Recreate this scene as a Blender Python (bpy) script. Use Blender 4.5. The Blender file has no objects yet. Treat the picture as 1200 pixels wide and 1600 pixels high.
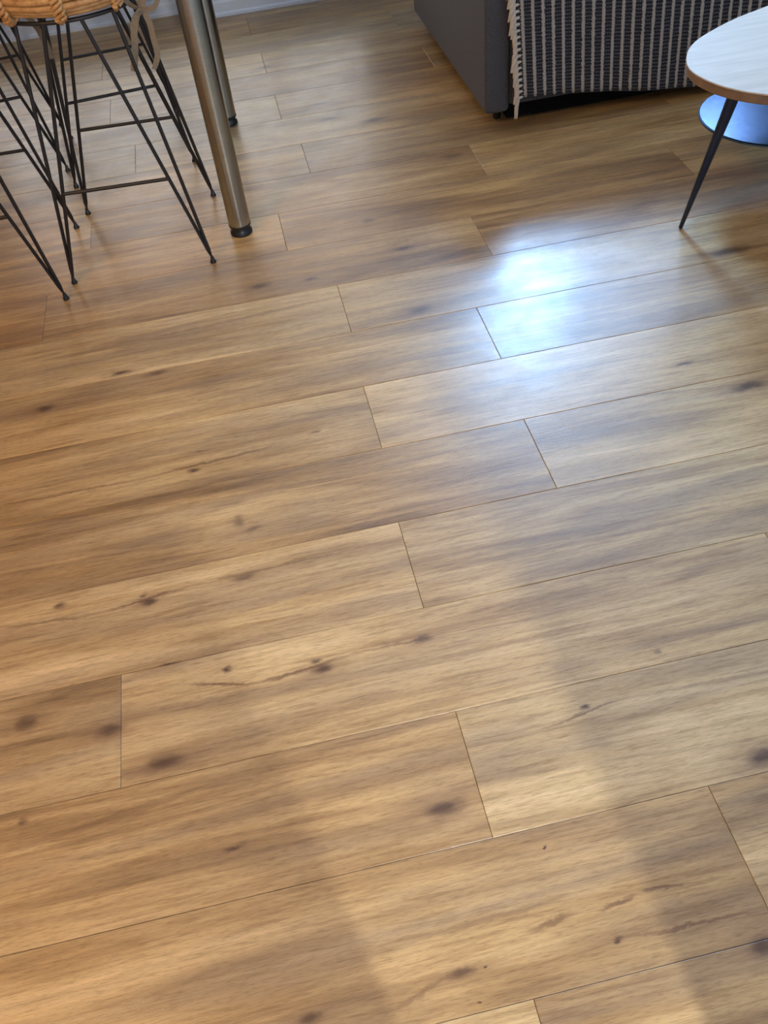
import bpy, math, random
from mathutils import Matrix, Vector
random.seed(7)
W = 0.23          # one floor plank is 0.23 m wide; every coordinate below is in plank widths, scaled by W
sc = bpy.context.scene
col = sc.collection
R = math.radians

# ------------------------------------------------------------------ camera
cam = bpy.data.cameras.new('camera'); co = bpy.data.objects.new('camera', cam); col.objects.link(co)
cam.sensor_fit = 'VERTICAL'; cam.sensor_height = 36.0; cam.lens = 1358.7 / 1600 * 36
cam.clip_start = 0.02; cam.clip_end = 100
co.matrix_world = Matrix(((0.97576956, 0.20624915, -0.07304141, 0), (-0.20092117, 0.71246274, -0.67232993, 0),
                          (-0.08662819, 0.67071465, 0.73663927, 5.9325 * W), (0, 0, 0, 1)))
sc.camera = co

# ------------------------------------------------------------------ sky, lamps, exposure
sc.view_settings.view_transform = 'Standard'; sc.view_settings.look = 'None'
sc.view_settings.gamma = 1.0; sc.view_settings.use_curve_mapping = False
sc.view_settings.exposure = -0.95
w = bpy.data.worlds.new('sky'); sc.world = w; w.use_nodes = True
wn = w.node_tree.nodes; wl = w.node_tree.links
sk = wn.new('ShaderNodeTexSky'); sk.sky_type = 'HOSEK_WILKIE'; sk.turbidity = 3.0
sk.sun_direction = Vector((0.5, -0.5, 0.6)).normalized()
wl.new(sk.outputs[0], wn['Background'].inputs[0]); wn['Background'].inputs[1].default_value = 0.8

def area(name, loc, aim, sx, sy, power, color):
    l = bpy.data.lights.new(name, 'AREA'); l.shape = 'RECTANGLE'; l.size = sx * W; l.size_y = sy * W
    l.energy = power; l.color = color
    o = bpy.data.objects.new(name, l); col.objects.link(o); o.location = Vector(loc) * W
    o.rotation_euler = (Vector(aim) - Vector(loc)).to_track_quat('-Z', 'Z').to_euler()
    return o
# daylight coming in through the far windows (the left pane of the right-hand window faces the bright sky)
area('daylight_bright_pane', (6.95, 20.75, 7.6), (6.95, 0, 7.6), 2.0, 5.8, 430.0, (0.30, 0.58, 1.0))
area('daylight_pane', (10.4, 20.75, 7.6), (10.4, 0, 7.6), 4.6, 5.8, 165.0, (0.44, 0.62, 1.0))
area('daylight_left_window', (-1.2, 20.75, 4.4), (-1.2, 0, 4.4), 8.6, 6.6, 44.0, (0.95, 0.96, 1.0))
# warm lamp on the ceiling, then an added soft fill over the middle
area('ceiling_lamp_warm', (-6.0, 2.5, 11.0), (-4.6, 2.7, 0), 2.0, 2.0, 54.0, (1.0, 0.50, 0.11))
area('ceiling_fill_light', (-1.5, 3.0, 11.1), (-1.0, 3.0, 0), 4.0, 4.0, 4.0, (1.0, 0.80, 0.55))
# unseen light added behind the camera to throw the pale patch on the floor
area('patch_light', (1.75, -6.0, 7.6), (0.7, 2.0, 0), 0.32, 0.32, 66.0, (0.95, 0.96, 0.98))

# ------------------------------------------------------------------ node helpers
def new_mat(name):
    m = bpy.data.materials.new(name); m.use_nodes = True
    return m, m.node_tree.nodes, m.node_tree.links, m.node_tree.nodes['Principled BSDF']
def N(n, t, **kw):
    x = n.new(t)
    for k, v in kw.items(): setattr(x, k, v)
    return x
def setin(node, **kw):
    for k, v in kw.items(): node.inputs[k.replace('_', ' ')].default_value = v
def ramp(n, stops, interp='LINEAR'):
    r = n.new('ShaderNodeValToRGB'); r.color_ramp.interpolation = interp
    e = r.color_ramp.elements
    while len(e) < len(stops): e.new(0.5)
    for i, (p, c) in enumerate(stops): e[i].position = p; e[i].color = (c[0], c[1], c[2], 1)
    return r
def math_(n, l, op, a, b=None, clamp=False):
    x = n.new('ShaderNodeMath'); x.operation = op; x.use_clamp = clamp
    for i, v in enumerate((a, b)):
        if v is None: continue
        if isinstance(v, (int, float)): x.inputs[i].default_value = v
        else: l.new(v, x.inputs[i])
    return x.outputs[0]
def mixc(n, l, fac, a, b, mode='MIX'):
    x = n.new('ShaderNodeMix'); x.data_type = 'RGBA'; x.blend_type = mode
    for s, v in ((0, fac), (6, a), (7, b)):
        if isinstance(v, (int, float)): x.inputs[s].default_value = v
        elif isinstance(v, tuple): x.inputs[s].default_value = (*v, 1)
        else: l.new(v, x.inputs[s])
    return x.outputs[2]
def plain(name, c, rough=0.5, metal=0.0, spec=0.5, bump=0.0, bscale=60, var=0.08):
    m, n, l, b = new_mat(name)
    tc = N(n, 'ShaderNodeTexCoord')
    ns = N(n, 'ShaderNodeTexNoise'); setin(ns, Scale=bscale, Detail=3.0); l.new(tc.outputs['Object'], ns.inputs['Vector'])
    lo = tuple(max(0, v * (1 - var)) for v in c); hi = tuple(min(1, v * (1 + var)) for v in c)
    rp = ramp(n, [(0.3, lo), (0.7, hi)]); l.new(ns.outputs[0], rp.inputs[0]); l.new(rp.outputs[0], b.inputs['Base Color'])
    b.inputs['Roughness'].default_value = rough; b.inputs['Metallic'].default_value = metal
    b.inputs['Specular IOR Level'].default_value = spec
    if bump:
        bp = N(n, 'ShaderNodeBump'); setin(bp, Strength=bump, Distance=0.002)
        l.new(ns.outputs[0], bp.inputs['Height']); l.new(bp.outputs[0], b.inputs['Normal'])
    return m

# ------------------------------------------------------------------ vinyl wood plank material
# knots of the print: x, y, half length, half width, strength
KNOTS = [(0.43, 2.54, .17, .075, 1), (-1.52, 3.38, .17, .08, 1), (-1.61, 4.95, .09, .05, 1), (-0.23, 3.89, .10, .055, 1),
 (-1.94, 3.76, .12, .07, .9), (-0.77, 5.0, .13, .05, .7), (0.61, 3.96, .12, .05, .8), (4.5, 6.07, .22, .08, 1), (5.42, 8.39, .30, .09, .9),
 (-0.14, 9.56, .18, .07, .9), (0.5, 9.5, .11, .05, .9), (1.63, 8.42, .15, .08, .7), (-1.85, 8.33, .12, .045, 1), (-1.46, 8.2, .14, .06, .8),
 (0.27, 1.49, .10, .04, .9), (-0.69, 1.46, .09, .04, 1), (1.27, 1.45, .035, .025, 1), (2.12, 1.22, .10, .08, 1), (1.65, 3.05, .05, .03, 1),
 (2.73, 2.37, .16, .09, 1), (-1.06, 2.61, .09, .02, 1), (-2.38, 5.13, .07, .04, .9), (-0.98, 4.08, .05, .04, 1), (-1.45, 4.26, .12, .02, .8),
 (1.74, 9.8, .16, .05, .9), (1.4, 14.59, .2, .06, .9), (1.43, 13.96, .22, .07, .9), (2.13, 13.64, .26, .09, .9), (0.71, 16.54, .14, .07, .8),
 (1.44, 10.63, .12, .07, .7), (4.06, 6.59, .10, .03, .8), (-2.7, 7.96, .12, .07, 1), (-1.13, 6.49, .07, .03, 1), (0.12, 6.7, .07, .03, .7),
 (-2.56, 3.17, .04, .03, .8), (-1.04, 6.75, .10, .015, .7), (2.95, 12.0, .2, .08, .6), (-0.76, 5.68, .07, .10, .6), (-0.62, 5.55, .10, .03, .6),
 (1.02, 2.11, .012, .012, 1.6), (0.42, 1.49, .012, .01, 1.6), (0.33, 1.31, .013, .011, 1.8), (-2.6, 4.0, .10, .09, .8), (4.6, 3.9, .2, .06, .6),
 (2.35, 3.36, .04, .03, .6), (-0.27, 3.98, .06, .02, .8), (-1.65, 5.03, .05, .02, .8)]
# long brown cracks of the print: x0, y0, x1, y1, half width, strength
CRACKS = [(-2.95, 5.02, -1.95, 4.93, .016, .8), (-2.05, 4.93, -1.2, 5.04, .014, 1), (-1.3, 5.03, 0.35, 5.05, .012, .7),
 (-1.38, 4.03, -0.7, 3.87, .014, 1), (-0.85, 3.88, 0.0, 3.96, .016, 1), (-0.1, 3.95, .85, 3.97, .012, .7),
 (.74, 1.62, 1.08, 1.68, .018, .9), (1.2, 1.66, 1.52, 1.68, .012, 1), (1.48, 1.70, 1.86, 1.67, .016, 1),
 (1.27, 1.46, 2.25, 1.42, .012, .9), (1.25, 2.95, 2.0, 3.05, .012, .9), (1.9, 3.04, 3.4, 2.98, .02, .5),
 (-3.1, 6.55, -1.5, 6.52, .016, .8), (-1.7, 6.52, -.2, 6.62, .016, .9), (1.0, 12.0, 3.1, 12.18, .03, .6), (-2.6, 8.82, .9, 9.02, .025, .5),
 (.5, 2.35, 1.4, 2.30, .03, .35), (-2.8, 2.95, -.8, 3.15, .03, .5), (-.2, 1.75, 1.2, 1.78, .02, .4), (.2, 3.75, 2.4, 3.72, .02, .35),
 (4.7, 8.45, 6.2, 8.35, .03, .7), (2.6, 6.35, 4.6, 6.1, .02, .5), (-.3, 1.35, .3, 1.52, .015, .6)]

def wood_material(KNOTS, CRACKS):
    m, n, l, b = new_mat('vinyl_wood')
    geo = N(n, 'ShaderNodeNewGeometry'); oi = N(n, 'ShaderNodeObjectInfo')
    sc_ = N(n, 'ShaderNodeVectorMath', operation='SCALE'); sc_.inputs['Scale'].default_value = 1 / W
    l.new(geo.outputs['Position'], sc_.inputs[0]); pos = sc_.outputs[0]           # in plank widths
    sep = N(n, 'ShaderNodeSeparateColor'); l.new(oi.outputs['Color'], sep.inputs[0])
    # each plank shows another part of the print
    off = N(n, 'ShaderNodeCombineXYZ')
    l.new(math_(n, l, 'MULTIPLY', sep.outputs[2], 83.0), off.inputs[0]); l.new(math_(n, l, 'MULTIPLY', sep.outputs[2], 47.0), off.inputs[1])
    add = N(n, 'ShaderNodeVectorMath', operation='ADD'); l.new(pos, add.inputs[0]); l.new(off.outputs[0], add.inputs[1])
    q = add.outputs[0]
    def noise(sx, sy, scale, detail, dist=0.0, rough=0.5, vec=None):
        mp = N(n, 'ShaderNodeVectorMath', operation='MULTIPLY'); mp.inputs[1].default_value = (sx, sy, 1)
        l.new(vec or q, mp.inputs[0])
        t = N(n, 'ShaderNodeTexNoise'); setin(t, Scale=scale, Detail=detail, Distortion=dist, Roughness=rough)
        l.new(mp.outputs[0], t.inputs['Vector']); return t
    broad = noise(0.35, 1.5, 1.0, 2.0, 0.6)
    streak = noise(0.33, 5.0, 1.0, 7.0, 1.1, 0.60)
    fine = noise(2.4, 38.0, 1.0, 6.0, 0.4, 0.66)
    grain = noise(11.0, 130.0, 1.0, 3.0, 0.2, 0.6)
    hue = noise(0.25, 2.2, 1.3, 2.0, 0.8)
    base = ramp(n, [(0.32, (0.23, 0.140, 0.060)), (0.44, (0.42, 0.272, 0.115)), (0.54, (0.58, 0.405, 0.185)), (0.68, (0.73, 0.54, 0.275))])
    v = math_(n, l, 'ADD', math_(n, l, 'MULTIPLY', streak.outputs[0], 0.55), math_(n, l, 'MULTIPLY', broad.outputs[0], 0.45))
    v = math_(n, l, 'ADD', v, math_(n, l, 'MULTIPLY', math_(n, l, 'SUBTRACT', sep.outputs[0], 0.5), 0.30))
    l.new(v, base.inputs[0])
    # greyer, pinker smoky zones
    hr = ramp(n, [(0.45, (0, 0, 0)), (0.68, (1, 1, 1))]); l.new(hue.outputs[0], hr.inputs[0])
    c = mixc(n, l, math_(n, l, 'MULTIPLY', hr.outputs[0], 0.60), base.outputs[0], (0.27, 0.190, 0.112))
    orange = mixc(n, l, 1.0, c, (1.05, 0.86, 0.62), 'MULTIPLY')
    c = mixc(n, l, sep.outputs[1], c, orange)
    fr = ramp(n, [(0.36, (0.62, 0.56, 0.48)), (0.50, (1, 1, 1)), (0.66, (1.14, 1.14, 1.12))]); l.new(fine.outputs[0], fr.inputs[0])
    c = mixc(n, l, 0.62, c, fr.outputs[0], 'MULTIPLY')
    gr = ramp(n, [(0.36, (0.58, 0.52, 0.45)), (0.47, (1, 1, 1)), (0.62, (1.08, 1.08, 1.08))]); l.new(grain.outputs[0], gr.inputs[0])
    c = mixc(n, l, 0.5, c, gr.outputs[0], 'MULTIPLY')
    # knots and cracks
    wob = noise(0.6, 1.3, 8.0, 6.0, 0.3, 0.68, pos)
    wv = N(n, 'ShaderNodeVectorMath', operation='SUBTRACT'); l.new(wob.outputs['Color'], wv.inputs[0]); wv.inputs[1].default_value = (.5, .5, .5)
    ws = N(n, 'ShaderNodeVectorMath', operation='MULTIPLY'); l.new(wv.outputs[0], ws.inputs[0]); ws.inputs[1].default_value = (.17, .10, 0)
    wa = N(n, 'ShaderNodeVectorMath', operation='ADD'); l.new(pos, wa.inputs[0]); l.new(ws.outputs[0], wa.inputs[1])
    def mark(cx, cy, a, bb, ang, s, inner):
        t = N(n, 'ShaderNodeMapping', vector_type='TEXTURE')
        t.inputs['Location'].default_value = (cx, cy, 0); t.inputs['Rotation'].default_value = (0, 0, ang)
        t.inputs['Scale'].default_value = (a, bb, 50.0)
        l.new(wa.outputs[0], t.inputs['Vector'])
        ln = N(n, 'ShaderNodeVectorMath', operation='LENGTH'); l.new(t.outputs[0], ln.inputs[0])
        mr = N(n, 'ShaderNodeMapRange', interpolation_type='SMOOTHSTEP'); setin(mr, From_Min=1.25, From_Max=inner, To_Min=0.0, To_Max=s)
        l.new(ln.outputs['Value'], mr.inputs['Value']); return mr.outputs[0]
    def total(vals):
        if not vals: return None
        t = vals[0]
        for x in vals[1:]: t = math_(n, l, 'MAXIMUM', t, x)
        return t
    k = total([mark(x, y, a, bb, 0.05, s, 0.12) for x, y, a, bb, s in KNOTS])
    halo = total([mark(x, y, a * 2.6, bb * 2.0, 0.05, s, 0.2) for x, y, a, bb, s in KNOTS if a > .07])
    cr = total([mark((x0 + x1) / 2, (y0 + y1) / 2, math.hypot(x1 - x0, y1 - y0) / 2, hw * 1.25, math.atan2(y1 - y0, x1 - x0), s, 0.3)
                for x0, y0, x1, y1, hw, s in CRACKS])
    if halo: c = mixc(n, l, math_(n, l, 'MULTIPLY', halo, 0.45), c, (0.27, 0.15, 0.07))
    if k:
        kk = math_(n, l, 'MULTIPLY', k, math_(n, l, 'ADD', math_(n, l, 'MULTIPLY', fine.outputs[0], 1.2), 0.42), clamp=True)
        c = mixc(n, l, kk, c, (0.115, 0.062, 0.03))
    if cr: c = mixc(n, l, math_(n, l, 'MULTIPLY', cr, math_(n, l, 'ADD', fine.outputs[0], 0.2), clamp=True), c, (0.14, 0.062, 0.025))
    l.new(c, b.inputs['Base Color'])
    # satin wear layer, slightly uneven, with a fine embossed texture
    wear = noise(1.0, 1.0, 2.2, 5.0, 0.4, 0.65, pos)
    rr = N(n, 'ShaderNodeMapRange'); setin(rr, From_Min=0.35, From_Max=0.65, To_Min=0.40, To_Max=0.50)
    l.new(wear.outputs[0], rr.inputs['Value']); l.new(rr.outputs[0], b.inputs['Roughness'])
    b.inputs['Specular IOR Level'].default_value = 0.5
    b.inputs['Coat Weight'].default_value = 0.45; r2 = N(n, 'ShaderNodeMapRange'); setin(r2, From_Min=0.38, From_Max=0.62, To_Min=0.15, To_Max=0.27); l.new(wear.outputs[0], r2.inputs['Value']); l.new(r2.outputs[0], b.inputs['Coat Roughness'])
    em = noise(60.0, 85.0, 1.0, 3.0, 0.0, 0.6, pos)
    h = math_(n, l, 'ADD', math_(n, l, 'MULTIPLY', em.outputs[0], 0.6), math_(n, l, 'MULTIPLY', fine.outputs[0], 0.5))
    bp = N(n, 'ShaderNodeBump'); setin(bp, Strength=0.42, Distance=0.0010); l.new(h, bp.inputs['Height']); l.new(bp.outputs[0], b.inputs['Normal']); l.new(bp.outputs[0], b.inputs['Coat Normal'])
    return m
M_WOOD = wood_material([], [])
def plank_material(xa, xb, ya, yb):
    ks = [k for k in KNOTS if xa - .1 < k[0] < xb + .1 and ya - .05 < k[1] < yb + .05]
    cs = [c for c in CRACKS if c[2] > xa and c[0] < xb and ya < (c[1] + c[3]) / 2 < yb]
    return wood_material(ks, cs) if ks or cs else M_WOOD
M_SUB = plain('joint_dark', (0.035, 0.022, 0.012), 0.7)
M_WALL = plain('wall_paint', (0.62, 0.61, 0.58), 0.6, bump=0.1, bscale=120, var=0.02)
M_TRIM = plain('trim_gloss_paint', (0.80, 0.81, 0.82), 0.3, var=0.02)
M_CEIL = plain('ceiling_paint', (0.78, 0.77, 0.74), 0.8, var=0.02)
M_BLACK = plain('black_powder_coat', (0.012, 0.012, 0.014), 0.42, bump=0.1, bscale=400)
M_RUBBER = plain('black_plastic', (0.010, 0.011, 0.012), 0.35)
M_NAVY = plain('dark_lacquered_steel', (0.006, 0.014, 0.040), 0.24)
M_SHELF = plain('dark_blue_steel', (0.085, 0.155, 0.27), 0.24, 1.0)
M_UNDERSHADE = plain('sofa_shade_black', (0.006, 0.006, 0.007), 0.95, spec=0.1)  # black put under the sofa as its shade
M_SEAM = plain('seam_thread', (0.05, 0.052, 0.058), 0.9)

def steel_material():
    m, n, l, b = new_mat('brushed_steel')
    tc = N(n, 'ShaderNodeTexCoord'); mp = N(n, 'ShaderNodeMapping'); mp.inputs['Scale'].default_value = (40, 40, 900)
    l.new(tc.outputs['Object'], mp.inputs[0]); ns = N(n, 'ShaderNodeTexNoise'); setin(ns, Scale=1.0, Detail=2.0); l.new(mp.outputs[0], ns.inputs['Vector'])
    rp = ramp(n, [(0.3, (0.34, 0.355, 0.34)), (0.7, (0.43, 0.445, 0.42))]); l.new(ns.outputs[0], rp.inputs[0]); l.new(rp.outputs[0], b.inputs['Base Color'])
    setin(b, Metallic=1.0, Roughness=0.24)
    bp = N(n, 'ShaderNodeBump'); setin(bp, Strength=0.12, Distance=0.0005); l.new(ns.outputs[0], bp.inputs['Height']); l.new(bp.outputs[0], b.inputs['Normal'])
    return m
M_STEEL = steel_material()

def fabric(name, c1, c2, scale, bump=0.5):
    m, n, l, b = new_mat(name)
    tc = N(n, 'ShaderNodeTexCoord')
    ns = N(n, 'ShaderNodeTexNoise'); setin(ns, Scale=scale, Detail=4.0, Roughness=0.7); l.new(tc.outputs['Object'], ns.inputs['Vector'])
    vo = N(n, 'ShaderNodeTexVoronoi'); setin(vo, Scale=scale * 1.3); l.new(tc.outputs['Object'], vo.inputs['Vector'])
    rp = ramp(n, [(0.32, c1), (0.68, c2)]); l.new(ns.outputs[0], rp.inputs[0]); l.new(rp.outputs[0], b.inputs['Base Color'])
    setin(b, Roughness=0.92); b.inputs['Sheen Weight'].default_value = 0.15
    bp = N(n, 'ShaderNodeBump'); setin(bp, Strength=bump, Distance=0.002); l.new(vo.outputs['Distance'], bp.inputs['Height']); l.new(bp.outputs[0], b.inputs['Normal'])
    return m
M_SOFA = fabric('grey_sofa_weave', (0.026, 0.029, 0.036), (0.115, 0.122, 0.142), 300)
M_TAUPE = fabric('taupe_cotton', (0.17, 0.135, 0.09), (0.26, 0.21, 0.145), 300, 0.3)
M_CREAM = fabric('cream_cotton', (0.52, 0.46, 0.37), (0.72, 0.66, 0.55), 260, 0.5)

def rattan_material():
    m, n, l, b = new_mat('rattan')
    tc = N(n, 'ShaderNodeTexCoord'); ns = N(n, 'ShaderNodeTexNoise'); setin(ns, Scale=38.0, Detail=4.0, Roughness=0.7); l.new(tc.outputs['Object'], ns.inputs['Vector'])
    rp = ramp(n, [(0.25, (0.26, 0.12, 0.040)), (0.5, (0.50, 0.27, 0.10)), (0.75, (0.66, 0.40, 0.17))]); l.new(ns.outputs[0], rp.inputs[0])
    l.new(rp.outputs[0], b.inputs['Base Color']); setin(b, Roughness=0.42)
    bp = N(n, 'ShaderNodeBump'); setin(bp, Strength=0.3, Distance=0.002); l.new(ns.outputs[0], bp.inputs['Height']); l.new(bp.outputs[0], b.inputs['Normal'])
    return m
M_RATTAN = rattan_material()

def pale_wood():
    m, n, l, b = new_mat('pale_ash_veneer')
    tc = N(n, 'ShaderNodeTexCoord'); mp = N(n, 'ShaderNodeMapping'); mp.inputs['Scale'].default_value = (3, 26, 3); mp.inputs['Rotation'].default_value = (0, 0, 0.1)
    l.new(tc.outputs['Object'], mp.inputs[0]); ns = N(n, 'ShaderNodeTexNoise'); setin(ns, Scale=2.0, Detail=5.0, Distortion=0.8); l.new(mp.outputs[0], ns.inputs['Vector'])
    rp = ramp(n, [(0.3, (0.50, 0.39, 0.26)), (0.7, (0.60, 0.48, 0.34))]); l.new(ns.outputs[0], rp.inputs[0]); l.new(rp.outputs[0], b.inputs['Base Color'])
    setin(b, Roughness=0.58); return m
M_ASH = pale_wood()
M_PLY = plain('plywood_edge', (0.24, 0.145, 0.085), 0.5, bscale=30, var=0.2)

def throw_material():
    m, n, l, b = new_mat('striped_throw_weave')
    uv = N(n, 'ShaderNodeUVMap'); uv.uv_map = 'UVMap'
    s = N(n, 'ShaderNodeSeparateXYZ'); l.new(uv.outputs[0], s.inputs[0])
    u, v = s.outputs[0], s.outputs[1]                  # u = stripe count, v = weft count
    fu = math_(n, l, 'FRACT', u)
    ns = N(n, 'ShaderNodeTexNoise'); setin(ns, Scale=3.2, Detail=3.0)
    l.new(uv.outputs[0], ns.inputs['Vector'])
    edge = math_(n, l, 'ADD', fu, math_(n, l, 'MULTIPLY', math_(n, l, 'SUBTRACT', ns.outputs[0], 0.5), 0.34))
    cream = math_(n, l, 'LESS_THAN', math_(n, l, 'ABSOLUTE', math_(n, l, 'SUBTRACT', edge, 0.5)), 0.118)
    # dark ground: black yarns with small grey dashes, two columns between the cream stripes
    colu = math_(n, l, 'FRACT', math_(n, l, 'MULTIPLY', u, 5.0)); rowv = math_(n, l, 'FRACT', v)
    dash = math_(n, l, 'MULTIPLY', math_(n, l, 'GREATER_THAN', rowv, 0.52), math_(n, l, 'GREATER_THAN', colu, 0.35))
    nd = N(n, 'ShaderNodeTexNoise'); setin(nd, Scale=1.7, Detail=2.0); l.new(uv.outputs[0], nd.inputs['Vector'])
    dash = math_(n, l, 'MULTIPLY', dash, math_(n, l, 'MULTIPLY', nd.outputs[0], 1.1))
    dark = mixc(n, l, dash, (0.010, 0.011, 0.017), (0.19, 0.19, 0.205))
    cr = mixc(n, l, math_(n, l, 'MULTIPLY', math_(n, l, 'GREATER_THAN', math_(n, l, 'FRACT', math_(n, l, 'MULTIPLY', v, 2.0)), 0.7), 0.35), (0.44, 0.41, 0.36), (0.20, 0.185, 0.165))
    l.new(mixc(n, l, cream, dark, cr), b.inputs['Base Color'])
    setin(b, Roughness=0.95)
    h = math_(n, l, 'ADD', math_(n, l, 'MULTIPLY', cream, 0.6), math_(n, l, 'MULTIPLY', rowv, 0.3))
    bp = N(n, 'ShaderNodeBump'); setin(bp, Strength=0.6, Distance=0.003); l.new(h, bp.inputs['Height']); l.new(bp.outputs[0], b.inputs['Normal'])
    return m
M_THROW = throw_material()

def glass_material():
    m, n, l, b = new_mat('window_glass')
    out = n['Material Output']; tr = N(n, 'ShaderNodeBsdfTransparent'); gl = N(n, 'ShaderNodeBsdfGlossy'); gl.inputs['Roughness'].default_value = 0.02
    fr = N(n, 'ShaderNodeFresnel'); mx = N(n, 'ShaderNodeMixShader')
    l.new(fr.outputs[0], mx.inputs[0]); l.new(tr.outputs[0], mx.inputs[1]); l.new(gl.outputs[0], mx.inputs[2]); l.new(mx.outputs[0], out.inputs[0])
    return m
M_GLASS = glass_material()

# ------------------------------------------------------------------ mesh helpers (coordinates in plank widths)
class MB:
    def __init__(s): s.v = []; s.f = []; s.uv = None
    def box(s, x0, x1, y0, y1, z0, z1, bev=0.0):
        if bev:
            import bmesh
            bm = bmesh.new(); bmesh.ops.create_cube(bm, size=1)
            for q in bm.verts: q.co = ((x0 + x1) / 2 + q.co.x * (x1 - x0), (y0 + y1) / 2 + q.co.y * (y1 - y0), (z0 + z1) / 2 + q.co.z * (z1 - z0))
            bmesh.ops.bevel(bm, geom=bm.edges[:] + bm.verts[:], offset=bev, segments=4, profile=0.5, affect='EDGES')
            o = len(s.v); bm.verts.index_update(); s.v += [tuple(q.co) for q in bm.verts]; s.f += [tuple(o + q.index for q in f.verts) for f in bm.faces]; bm.free(); return s
        o = len(s.v); s.v += [(x, y, z) for z in (z0, z1) for x, y in ((x0, y0), (x1, y0), (x1, y1), (x0, y1))]
        s.f += [tuple(o + i for i in q) for q in ((0, 3, 2, 1), (4, 5, 6, 7), (0, 1, 5, 4), (1, 2, 6, 5), (2, 3, 7, 6), (3, 0, 4, 7))]; return s
    def tube(s, pts, r, k=8, closed=False, flat=1.0):
        P = [Vector(p) for p in pts]; n = len(P); o = len(s.v); up = None
        for i, p in enumerate(P):
            a = P[(i - 1) % n] if (closed or i > 0) else p; c = P[(i + 1) % n] if (closed or i < n - 1) else p
            t = (c - a).normalized()
            if up is None: up = t.orthogonal().normalized()
            up = (up - t * up.dot(t)).normalized(); sd = t.cross(up); rr = r[i] if isinstance(r, (list, tuple)) else r
            for j in range(k):
                th = 2 * math.pi * j / k; s.v.append(tuple(p + up * math.cos(th) * rr + sd * math.sin(th) * rr * flat))
        for i in range(n if closed else n - 1):
            for j in range(k):
                a = o + i * k + j; b_ = o + i * k + (j + 1) % k; c = o + ((i + 1) % n) * k + (j + 1) % k; d = o + ((i + 1) % n) * k + j
                s.f.append((a, b_, c, d))
        if not closed:
            s.f.append(tuple(o + j for j in reversed(range(k)))); s.f.append(tuple(o + (n - 1) * k + j for j in range(k)))
        return s
    def lathe(s, prof, c=(0, 0, 0), k=32):
        o = len(s.v); m = len(prof)
        for r, z in prof:
            for j in range(k):
                th = 2 * math.pi * j / k; s.v.append((c[0] + r * math.cos(th), c[1] + r * math.sin(th), c[2] + z))
        for i in range(m - 1):
            for j in range(k): s.f.append((o + i * k + j, o + i * k + (j + 1) % k, o + (i + 1) * k + (j + 1) % k, o + (i + 1) * k + j))
        s.f.append(tuple(o + j for j in reversed(range(k)))); s.f.append(tuple(o + (m - 1) * k + j for j in range(k))); return s
    def prism(s, outline, z0, z1, bev=0.0):
        n = len(outline); o = len(s.v); cx = sum(p[0] for p in outline) / n; cy = sum(p[1] for p in outline) / n
        def shr(p, d):
            L = math.hypot(p[0] - cx, p[1] - cy); return (cx + (p[0] - cx) * (L - d) / L, cy + (p[1] - cy) * (L - d) / L)
        rings = [(bev, z0), (0, z0 + bev), (0, z1 - bev), (bev, z1)] if bev else [(0, z0), (0, z1)]
        for d, z in rings: s.v += [(*shr(p, d), z) for p in outline]
        for i in range(len(rings) - 1):
            for j in range(n): s.f.append((o + i * n + j, o + i * n + (j + 1) % n, o + (i + 1) * n + (j + 1) % n, o + (i + 1) * n + j))
        s.f.append(tuple(o + j for j in reversed(range(n)))); s.f.append(tuple(o + (len(rings) - 1) * n + j for j in range(n))); return s
    def mesh(s, name, mat, smooth=None):
        me = bpy.data.meshes.new(name); me.from_pydata([(x * W, y * W, z * W) for x, y, z in s.v], [], s.f)
        me.materials.append(mat)
        if smooth is not None:
            me.polygons.foreach_set('use_smooth', [True] * len(me.polygons))
            if smooth < 180: me.set_sharp_from_angle(angle=R(smooth))
        me.update(); return me
    def build(s, name, mat, parent=None, smooth=None, kind=None):
        return link(name, s.mesh(name, mat, smooth), parent, kind)
def link(name, me, parent=None, kind=None):
    o = bpy.data.objects.new(name, me); col.objects.link(o); o.parent = parent
    if kind: o['kind'] = kind
    return o
def thing(name, label, cat, loc=(0, 0, 0), rz=0.0, group=None):
    o = bpy.data.objects.new(name, None); col.objects.link(o); o.location = Vector(loc) * W; o.rotation_euler = (0, 0, rz)
    o['label'] = label; o['category'] = cat
    if group: o['group'] = group
    return o
def kids(o): return [c for c in bpy.data.objects if c.parent == o]
def dup(o, parent=None):
    c = o.copy(); col.objects.link(c); c.parent = parent
    for ch in kids(o): dup(ch, c)
    return c

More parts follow.
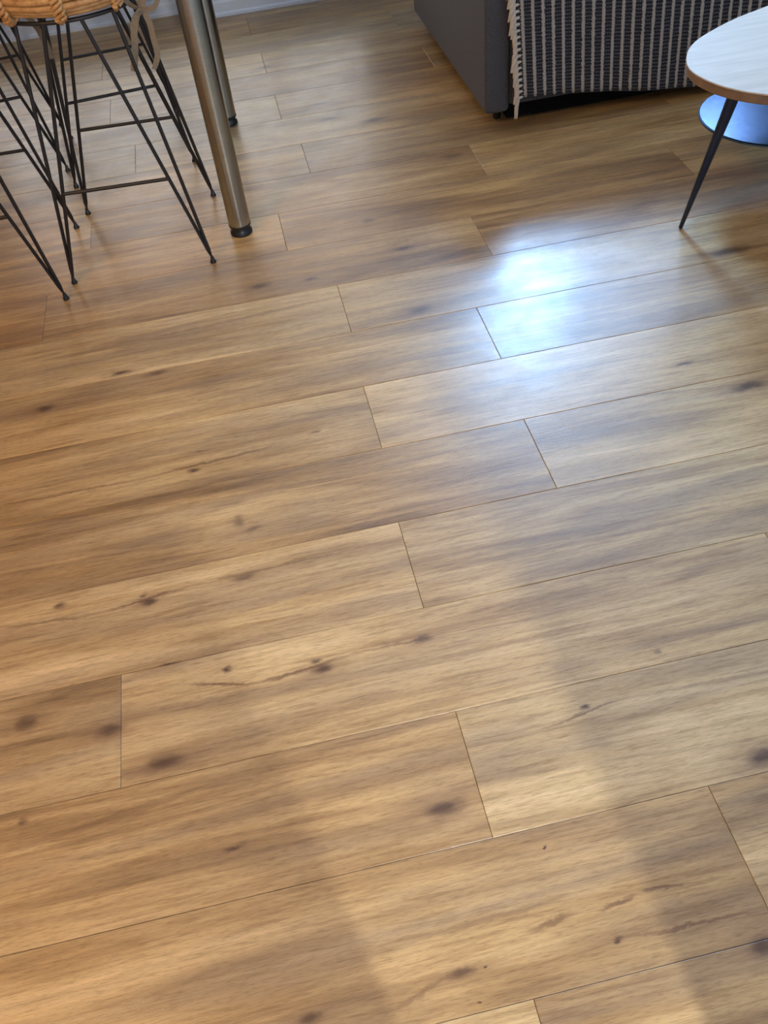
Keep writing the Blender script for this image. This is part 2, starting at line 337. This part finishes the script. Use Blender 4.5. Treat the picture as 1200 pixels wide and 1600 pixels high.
# ------------------------------------------------------------------ the room
X0, X1, Y0, Y1, H = -9.0, 15.0, -8.0, 20.2, 11.2
fl = MB().box(X0 - .3, X1 + .3, Y0 - .3, Y1 + .6, -0.30, -0.035).build('floor', M_SUB, None, None, 'structure')
LEN = 5.567; GY = 0.2575
JOINT = {0: .66, 1: 2.25, 2: .70, 3: -1.85, 4: .69, 5: 2.2, 6: .74, 7: 2.27, 8: .79, 9: 2.76, 10: 0.3, 11: 3.28, 12: .9, 13: -1.65, 14: .72, 15: -2.06,
         16: .70, 17: -2.23, 18: .62, 19: 2.1}
TONE = {(18, 0): (.36, 1), (18, 1): (.30, 1), (19, 0): (.3, 1), (19, 1): (.25, 1)}
plank_cache = {}
def plank_mesh(L, D):
    key = (round(L, 3), round(D, 3))
    if key in plank_cache: return plank_cache[key]
    g, bv, bz, th = 0.0017, 0.004, 0.003, 0.035
    m = MB(); hx, hy = L / 2 - g, D / 2 - g
    for ix, z in ((0, -th), (0, -bz), (bv, 0)): m.v += [(-hx + ix, -hy + ix, z), (hx - ix, -hy + ix, z), (hx - ix, hy - ix, z), (-hx + ix, hy - ix, z)]
    for r in (0, 4):
        for j in range(4): m.f.append((r + j, r + (j + 1) % 4, r + 4 + (j + 1) % 4, r + 4 + j))
    m.f.append((8, 9, 10, 11)); m.f.append((3, 2, 1, 0))
    plank_cache[key] = m.mesh('plank', M_WOOD); return plank_cache[key]
rnd = random.Random(11)
for n in range(int(math.floor(Y0 - GY)), 20):
    ya, yb = max(GY + n, Y0), min(GY + n + 1, Y1)
    if yb - ya < .05: continue
    j = JOINT.get(n, rnd.uniform(0, LEN)); x = j - LEN * math.ceil((j - X0) / LEN); i = 0
    while x < X1:
        xa, xb = max(x, X0), min(x + LEN, X1)
        if xb - xa > .1:
            o = link('plank', plank_mesh(xb - xa, yb - ya), fl); o.location = ((xa + xb) / 2 * W, (ya + yb) / 2 * W, 0)
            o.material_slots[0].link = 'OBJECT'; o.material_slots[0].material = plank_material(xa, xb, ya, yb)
            t, og = rnd.uniform(.35, .75), rnd.uniform(0, .3)
            if 8 < n < 17: og = rnd.uniform(.35, .75)  # middle rows: extra orange in the colour offsets the bluish daylight
            if n >= 17 and xa < 2.6: t, og = (rnd.uniform(.25, .4), .8) if n > 17 else (.45, .4)
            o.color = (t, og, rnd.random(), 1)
        x += LEN; i += 1

def wall_with_holes(name, x0, x1, y0, y1, z0, z1, holes):
    m = MB(); xs = x0
    for hx0, hx1, hz0, hz1 in holes:
        m.box(xs, hx0, y0, y1, z0, z1)
        if hz0 > z0: m.box(hx0, hx1, y0, y1, z0, hz0)
        if hz1 < z1: m.box(hx0, hx1, y0, y1, hz1, z1)
        xs = hx1
    m.box(xs, x1, y0, y1, z0, z1)
    return m.build(name, M_WALL, None, None, 'structure')
wall_with_holes('wall_back', X0, X1, Y1, Y1 + .6, -0.035, H, [(-5.5, 3.4, .95, 7.8), (5.8, 12.9, 4.5, 10.6)])
MB().box(X0 - .5, X0, Y0, Y1 + .6, -0.3, H).build('wall_left', M_WALL, None, None, 'structure')
MB().box(X1, X1 + .5, Y0, Y1 + .6, -0.3, H).build('wall_right', M_WALL, None, None, 'structure')
MB().box(X0, X1, Y0 - .5, Y0, -0.3, H).build('wall_front', M_WALL, None, None, 'structure')
wall_with_holes('wall_light_gap', X0, X1, -.45, -.25, 0, H, [(.24, 1.62, 0, 9.2)])  # added behind the camera; its gap shapes the light patch on the floor
MB().box(X0 - .5, X1 + .5, Y0 - .5, Y1 + .6, H, H + .5).build('ceiling', M_CEIL, None, None, 'structure')
# low boxed-in ledge along the back wall, right of the table, and the skirtings
MB().box(-.25, 3.4, 19.62, Y1, 0, .93).box(-.27, 3.45, 19.58, Y1, .93, .98).build('trim_1', M_WALL, None, None, 'structure')
def skirting(name, x0, x1, y, h=.42):
    m = MB(); prof = [(0, 0), (-.085, 0), (-.085, .05), (-.05, .08), (-.05, h - .10), (-.03, h - .06), (-.03, h - .02), (0, h)]
    k = len(prof)
    for x in (x0, x1): m.v += [(x, y + a, z) for a, z in prof]
    for i in range(k): m.f.append((i, (i + 1) % k, k + (i + 1) % k, k + i))
    m.f.append(tuple(range(k))); m.f.append(tuple(k + i for i in reversed(range(k))))
    m.build(name, M_TRIM, None, None, 'structure')
skirting('baseboard_back_left', X0, -.25, Y1, .30)
skirting('baseboard_back_middle', -.33, 3.47, 19.62, .34)
skirting('baseboard_back_right', 3.45, X1, Y1, .30)

def window(name, x0, x1, z0, z1, n):
    f = MB(); y = Y1 + .3; t = .16
    f.box(x0, x1, y - .1, y + .1, z0, z0 + t).box(x0, x1, y - .1, y + .1, z1 - t, z1)
    for i in range(n + 1):
        x = x0 + (x1 - x0 - t) * i / n; f.box(x, x + t, y - .1, y + .1, z0 + t, z1 - t)
    w_ = f.build(name, M_TRIM, None, None, 'structure')
    for i in range(n):
        xa = x0 + (x1 - x0 - t) * i / n + t; xb = x0 + (x1 - x0 - t) * (i + 1) / n
        MB().box(xa, xb, y - .01, y + .01, z0 + t, z1 - t).build('pane', M_GLASS, w_)
    MB().box(x0 - .1, x1 + .1, Y1 - .2, Y1 + .2, z0 - .1, z0).build('window_sill', M_TRIM, w_)
window('window_1', -5.5, 3.4, .95, 7.8, 4)
window('window_2', 5.8, 12.9, 4.5, 10.6, 3)

# ------------------------------------------------------------------ bar table
ta = thing('bar_table', 'tall table on round brushed steel legs with black adjustable feet', 'table', (-4.0, 12.8, 0), R(-1.8))
MB().box(-4.0, 4.0, -2.15, 2.15, 4.25, 4.45, .03).build('table_top', M_ASH, ta, 30)
legm = MB().lathe([(.145, 0), (.145, 4.15)], (0, 0, .13), 40).mesh('leg', M_STEEL, 40)
footm = MB().lathe([(.135, 0), (.148, .012), (.148, .045), (.130, .07), (.122, .10), (.122, .15)], (0, 0, 0), 32).mesh('foot', M_RUBBER, 40)
collm = MB().lathe([(.12, 0), (.148, .006), (.150, .03), (.146, .035)], (0, 0, .118), 32).mesh('collar', M_RUBBER, 40)
for x, y in ((3.82, -1.75), (3.82, 1.75), (-3.7, -1.75), (-3.7, 1.75)):
    lg = link('leg', legm, ta); lg.location = (x * W, y * W, 0)
    link('adjustable_foot', footm, lg); link('collar', collm, lg)

# ------------------------------------------------------------------ hairpin bar stools
RING_R, RING_Z, BAR_Z = 0.88, 2.98, 1.17
FEET = [(-.90, -.90, -126, -103), (.90, -.90, -77, -54), (.90, .90, 54, 77), (-.90, .90, 103, 126)]
INNER = [1, 0, 1, 0]     # which rod of each leg carries the foot bar
def make_stool():
    t = thing('bar_stool', 'x', 'stool')
    inner = []
    for i, (fx, fy, a0, a1) in enumerate(FEET):
        lg = MB(); F = Vector((fx, fy, .07)); s = Vector((fx, fy, 0)).normalized()
        tops = [Vector((RING_R * math.cos(R(a)), RING_R * math.sin(R(a)), RING_Z)) for a in (a0, a1)]
        lg.tube([tops[0], F + (tops[0] - F).normalized() * .12, F + Vector((0, 0, -.02)), F + (tops[1] - F).normalized() * .12, tops[1]], .0225, 8)
        ob = lg.build('leg', M_BLACK, t, 60)
        MB().lathe([(.030, 0), (.040, .008), (.040, .022), (.028, .04), (.020, .085), (.014, .10)], (fx, fy, 0), 16).build('foot_cap', M_RUBBER, ob, 40)
        tp = tops[INNER[i]] if i in (0, 1) else tops[(0, 0, 1, 0)[i]]
        inner.append((F, tp))
    def at(i, z):
        F, tp = inner[i]; k = (z - F.z) / (tp.z - F.z); return F + (tp - F) * k
    # bars join the rods that stand nearest the stool's middle line
    inner[0] = (inner[0][0], Vector((RING_R * math.cos(R(-103)), RING_R * math.sin(R(-103)), RING_Z)))
    inner[1] = (inner[1][0], Vector((RING_R * math.cos(R(-77)), RING_R * math.sin(R(-77)), RING_Z)))
    inner[2] = (inner[2][0], Vector((RING_R * math.cos(R(77)), RING_R * math.sin(R(77)), RING_Z)))
    inner[3] = (inner[3][0], Vector((RING_R * math.cos(R(103)), RING_R * math.sin(R(103)), RING_Z)))
    for a, b in ((0, 1), (3, 2)):
        MB().tube([at(a, BAR_Z), at(b, BAR_Z)], .0225, 8).build('foot_bar', M_BLACK, t, 60)
    ring = [(RING_R * math.cos(R(a)), RING_R * math.sin(R(a)), RING_Z) for a in range(0, 360, 6)]
    rg = MB().tube(ring, .022, 8, True)
    for a in (0, 90): rg.tube([(RING_R * math.cos(R(a)), RING_R * math.sin(R(a)), RING_Z), (-RING_R * math.cos(R(a)), -RING_R * math.sin(R(a)), RING_Z)], .016, 8)
    rg.build('seat_ring', M_BLACK, t, 60)
    seat = MB()
    rr = random.Random(5)
    # woven seat disc: concentric thin canes close together
    for k in range(14):
        r0 = .08 + k * .068
        seat.tube([(r0 * math.cos(R(a)), r0 * math.sin(R(a)), 3.20 + .02 * math.sin(a * .3 + k)) for a in range(0, 360, 10)], .036, 6, True)
    st = seat.build('rattan_seat', M_RATTAN, t, 60); st.location.z = .035 * W
    for k, (r0, z0, rad) in enumerate([(.915, 3.035, .034), (.955, 3.075, .032), (.985, 3.12, .037), (1.00, 3.19, .036), (.985, 3.25, .034), (1.01, 3.32, .036), (.99, 3.385, .034)]):
        ph = rr.random() * 6
        MB().tube([((r0 + .012 * math.sin(3 * R(a) + ph)) * math.cos(R(a)), (r0 + .012 * math.sin(3 * R(a) + ph)) * math.sin(R(a)), z0 + .010 * math.sin(4 * R(a) + ph)) for a in range(0, 360, 6)], rad, 8, True).build('cane', M_RATTAN, st, 60)
    bind = MB()
    # a braided binding: two strands twisting over the canes from the bottom ring to the rim
    for s_ in (0, 1, 2):
        pts = []
        for q in range(15):
            k = q / 14; z = 2.985 + .43 * k; r0 = .935 + .10 * math.sin(k * math.pi * .75 + .25); w_ = .055 * math.sin(q * 1.25 + s_ * 2.09)
            pts.append((r0 + .022 * math.cos(q * 1.25 + s_ * 2.09), w_, z))
        bind.tube(pts, .022, 6)
    bind.tube([(.99, -.05, 3.0), (.94, -.02, 2.955), (.88, .0, 2.96), (.84, .02, 3.02)], .03, 6)
    bm_ = bind.mesh('binding', M_RATTAN, 60)
    for a in range(0, 360, 36):
        o = link('binding', bm_, st); o.rotation_euler = (0, 0, R(a - 92 + 4))
    return t
GS = 'hairpin bar stools around the tall table'
s0 = make_stool()
spots = [((-1.5, 11.27), -4, 'black hairpin bar stool with rattan seat beside the nearest steel table leg'),
         ((-3.42, 11.02), -2, 'black hairpin stool cut off by the left edge, on the near side of the table'),
         ((-1.72, 14.12), 5, 'black hairpin stool seen through the nearest stool, across the table beside the further steel leg'),
         ((-3.68, 14.55), 6, 'black hairpin stool cut off by the left edge, on the far side of the table')]
for i, (p, a, lab) in enumerate(spots):
    o = s0 if i == 0 else dup(s0)
    o.location = (p[0] * W, p[1] * W, 0); o.rotation_euler = (0, 0, R(a)); o['label'] = lab; o['group'] = GS

# seat cushion of the nearest stool with its ribbon ties
cu = thing('seat_cushion', 'taupe cushion on the nearest rattan stool, its ribbon ties hanging in a bow', 'cushion', (-1.5, 11.27, 3.42))
MB().lathe([(.80, 0), (.93, .05), (.97, .14), (.90, .26), (.60, .33), (.1, .35)], (0, 0, 0), 48).build('cushion_pad', M_TAUPE, cu, 60)
def ribbon(pts, wd, nrm=(0, 0, 0)):
    P = [Vector(p) - Vector((-1.5, 11.27, 3.42)) for p in pts]; m = MB()
    # smooth with Catmull-Rom
    Q = []
    for i in range(len(P) - 1):
        a = P[max(i - 1, 0)]; b = P[i]; c = P[i + 1]; d = P[min(i + 2, len(P) - 1)]
        for s in range(6):
            t = s / 6; Q.append(0.5 * ((2 * b) + (c - a) * t + (2 * a - 5 * b + 4 * c - d) * t * t + (3 * b - a - 3 * c + d) * t ** 3))
    Q.append(P[-1]); L = len(Q)
    for i, p in enumerate(Q):
        t = (Q[min(i + 1, L - 1)] - Q[max(i - 1, 0)]).normalized(); sd = t.cross(Vector((0, 1, .25))).normalized(); sd = (sd + Vector((0, .25 * math.sin(i * .5), 0))).normalized() * wd / 2
        th = Vector((0, -1, .2)) * .006
        for q in (sd + th, -sd + th, -sd - th, sd - th): m.v.append(tuple(p + q))
    for i in range(L - 1):
        for j in range(4): m.f.append((i * 4 + j, i * 4 + (j + 1) % 4, i * 4 + 4 + (j + 1) % 4, i * 4 + 4 + j))
    m.f.append((3, 2, 1, 0)); e = (L - 1) * 4; m.f.append((e, e + 1, e + 2, e + 3)); return m
y = 10.62
tie = ribbon([(-.72, 10.9, 3.46), (-.68, y, 3.2), (-.72, y - .02, 2.93)], .06)
tie_o = tie.build('tie_ribbon', M_TAUPE, cu, 60)
ribbon([(-.74, y, 2.90), (-.86, y - .02, 2.99), (-.90, y, 3.12), (-.82, y + .02, 3.15), (-.76, y, 3.02), (-.73, y, 2.91)], .055).build('bow_loop', M_TAUPE, tie_o, 60)
ribbon([(-.73, y, 2.90), (-.60, y - .02, 2.92), (-.52, y, 3.05), (-.58, y + .02, 3.13), (-.68, y, 3.05), (-.73, y, 2.91)], .055).build('bow_loop', M_TAUPE, tie_o, 60)
ribbon([(-.74, y - .02, 2.91), (-.82, y - .02, 2.85), (-.88, y - .02, 2.72), (-.93, y - .02, 2.52), (-1.00, y - .02, 2.32)], .075).build('ribbon_tail', M_TAUPE, tie_o, 60)
ribbon([(-.73, y, 2.91), (-.70, y, 2.78), (-.70, y, 2.62), (-.70, y, 2.46), (-.73, y, 2.38), (-.78, y, 2.30)], .06).build('ribbon_tail', M_TAUPE, tie_o, 60)
ribbon([(-2.25, 11.75, 3.44), (-2.30, 11.95, 3.1), (-2.18, 12.0, 2.70), (-2.13, 12.0, 2.56), (-2.09, 12.0, 2.45), (-2.06, 12.0, 2.28), (-2.05, 12.0, 2.14)], .07).build('tie_ribbon', M_TAUPE, cu, 60)

# ------------------------------------------------------------------ sofa
so = thing('sofa', 'grey woven fabric sofa with a striped throw over its front', 'sofa', (3.62, 12.55, 0))
# frame body: left side panel (arm), front rail, seat, back; local x to the right, y to the back
MB().box(0, .37, 0, 4.75, .24, 2.65, .07).build('arm', M_SOFA, so, 40)
MB().box(8.3, 8.67, 0, 4.75, .30, 2.65, .07).build('arm', M_SOFA, so, 40)
MB().box(.38, 8.29, .03, 4.6, .32, 1.45, .05).build('base', M_SOFA, so, 40)
MB().box(.40, 8.25, .22, 4.55, .05, .33).build('under_shade_block', M_UNDERSHADE, so)  # added black box standing in for the shade beneath the sofa
for i in range(2): MB().box(.40 + i * 3.945, .40 + i * 3.945 + 3.93, .0, 3.7, 1.47, 2.0, .12).build('seat_cushion', M_SOFA, so, 40)
MB().box(.38, 8.29, 3.95, 4.74, 1.47, 4.25, .12).build('backrest', M_SOFA, so, 40)
for i in range(2): MB().box(.42 + i * 3.93, .42 + i * 3.93 + 3.9, 3.1, 3.9, 2.02, 3.6, .16).build('back_cushion', M_SOFA, so, 40)
MB().tube([(.372, .01, .36), (.372, -.004, .8), (.372, -.004, 1.4), (.372, .01, 2.5)], .008, 6).build('seam', M_SEAM, so)
for x, y_ in ((.30, .42), (8.3, .42), (.30, 4.4), (8.3, 4.4)):
    MB().lathe([(.055, 0), (.06, .02), (.065, .245)], (x, y_, 0), 20).build('leg', M_RUBBER, so, 40)

# striped throw: hangs down the front, lies over the seat
NU, PITCH = 30, .146
NV = 46
XL, XR = 4.00, 4.00 + NU * PITCH
vs, fs, uvs = [], [], []
cols = NU * 8
path = []
def drape(u, k):
    # k 0..1 from the bottom hem up the front and over the seat; u in plank widths from the left edge
    zb = .50 - .105 * u + .014 * math.sin(u * 2.1)
    zb = max(zb, .10)
    L1 = 2.02 - zb; L = L1 + 1.6; s = k * L
    fold = .022 * math.sin(u * 2.3 + .4) * (1 - k) + .010 * math.sin(u * 5.1 + 1)
    if s < L1 - .12:
        z = zb + s; x = XL + u + (.10 * (1 - s / L1) if u < 1.5 else .10 * (1 - s / L1)); y = 12.46 - .04 * (1 - s / L1) - abs(fold) * 1.2
        if z < .5: y -= .02 * (0.5 - z)
    elif s < L1 + .12:
        th = (s - (L1 - .12)) / .24 * math.pi / 2; z = 2.02 - .12 + .16 * math.sin(th); y = 12.46 + .16 - .16 * math.cos(th) - abs(fold) * math.cos(th) * 1.2; x = XL + u
    else:
        z = 2.06 + .01 * math.sin(u * 3); y = 12.62 + (s - L1 - .12); x = XL + u
    return x, y, z
for i in range(cols + 1):
    u = i / 8 * PITCH; ridge = .012 * max(0, math.cos((i % 8 - 4) / 4 * math.pi)) ** 2 if True else 0
    for j in range(NV + 1):
        x, y_, z = drape(u, j / NV); vs.append((x, y_ - ridge, z))
for i in range(cols):
    for j in range(NV):
        fs.append((i * (NV + 1) + j, (i + 1) * (NV + 1) + j, (i + 1) * (NV + 1) + j + 1, i * (NV + 1) + j + 1))
m = MB(); m.v, m.f = vs, fs
me = m.mesh('throw_blanket', M_THROW, 180)
uvl = me.uv_layers.new(name='UVMap'); data = []
for p in me.polygons:
    for li in p.loop_indices:
        vi = me.loops[li].vertex_index; i, j = divmod(vi, NV + 1); data += [i / 8, j * 3.15 / NV / .046]
uvl.data.foreach_set('uv', data)
th = link('throw_blanket', me)
sm = th.modifiers.new('thick', 'SOLIDIFY'); sm.thickness = .018 * W; sm.offset = 1
th['label'] = 'black and cream striped woven throw with cream fringe, hanging over the sofa front'; th['category'] = 'blanket'
hem = MB().tube([Vector(drape(u * .1, 0)) + Vector((0, -.01, 0)) for u in range(0, int(NU * PITCH * 10))], .016, 6).build('hem', M_RUBBER, th, 60)
# fringe: knotted cream tassels along the left edge
rf = random.Random(3)
for q in range(24):
    k = q / 23 * .60; x, y_, z = drape(0, k); T = MB()
    lean = -.02 - .012 * rf.random(); dl = .17 + .05 * rf.random()
    if q == 0: dl = .30
    for s_ in range(3):
        a = rf.uniform(-.05, .05)
        T.tube([(x + .03, y_ - .012, z), (x - .035, y_ - .022, z + .005 - .01), (x - .06 + a * .6, y_ - .022 + a * .3, z - dl * .45), (x - .065 + a * 1.1, y_ - .018, z - dl)], [.018, .030, .027, .012], 6)
    T.build('tassel', M_CREAM, th, 60)

# ------------------------------------------------------------------ coffee table
ct = thing('coffee_table', 'small coffee table with pale rounded top, dark splayed legs and round lower shelf', 'coffee table', (6.95, 9.3, 0))
def smooth_closed(pts, k=8):
    P = [Vector((*p, 0)) for p in pts]; n = len(P); out = []
    for i in range(n):
        a, b, c, d = P[i - 1], P[i], P[(i + 1) % n], P[(i + 2) % n]
        for s in range(k):
            t = s / k; q = 0.5 * ((2 * b) + (c - a) * t + (2 * a - 5 * b + 4 * c - d) * t * t + (3 * b - a - 3 * c + d) * t ** 3); out.append((q.x, q.y))
    return out
TOPZ = 1.90
ol = [(5.09, 9.54), (4.95, 9.2), (4.96, 8.87), (5.10, 8.53), (5.37, 8.24), (5.85, 7.95), (6.6, 7.80), (7.6, 7.9), (8.5, 8.3), (8.95, 8.95), (8.85, 9.7), (8.3, 10.4), (7.55, 10.75), (6.9, 10.68), (6.56, 10.49), (6.04, 10.28), (5.61, 10.04), (5.30, 9.81)]
ol = [(x - 6.95, y_ - 9.3) for x, y_ in smooth_closed(ol)]
MB().prism(ol, TOPZ - .018, TOPZ, .006).build('table_top', M_ASH, ct, 40)
MB().prism([(x * .995, y_ * .995) for x, y_ in ol], TOPZ - .115, TOPZ - .018, .012).build('edge_band', M_PLY, ct, 40)
sh = MB().lathe([(.85, 0), (.87, .012), (.87, .03), (.855, .04)], (-.48, .45, 0), 64).build('lower_shelf', M_SHELF, ct, 30)
sh.location.z = .88 * W
for fx, fy, tx, ty in ((5.12 - 6.95, 9.06 - 9.3, 5.48 - 6.95, 8.98 - 9.3), (7.2 - 6.95, 10.9 - 9.3, 7.15 - 6.95, 10.45 - 9.3), (8.6 - 6.95, 8.0 - 9.3, 8.3 - 6.95, 8.35 - 9.3)):
    F = Vector((fx, fy, 0)); T = Vector((tx, ty, TOPZ - .115)); d = T - F
    lg = MB().tube([F, F + d * .01, F + d * .5, F + d * .93, T], [.018, .032, .062, .088, .105], 12, False, .8).build('leg', M_NAVY, ct, 50)
    # steel gusset plate from the leg head in towards the middle, under the top
    inw = Vector((-.48 - tx, .45 - ty, 0)).normalized(); n_ = Vector((-inw.y, inw.x, 0)) * .03
    a = T - inw * .08; b = T + inw * .55; c = F + d * .82 + inw * .04
    g = MB(); g.v = [tuple(p + s * n_) for s in (-1, 1) for p in (a, b, c)]; g.f = [(0, 1, 2), (5, 4, 3), (0, 3, 4, 1), (1, 4, 5, 2), (2, 5, 3, 0)]
    g.build('gusset', M_NAVY, lg)
    p0 = F + d * (.90 / (TOPZ - .115)); e = Vector((-.48, .45, .90)) - p0; e.z = 0
    if fx > -1: MB().tube([p0, p0 + e.normalized() * (e.length - .80)], .018, 8).build('shelf_bracket', M_NAVY, lg, 50)
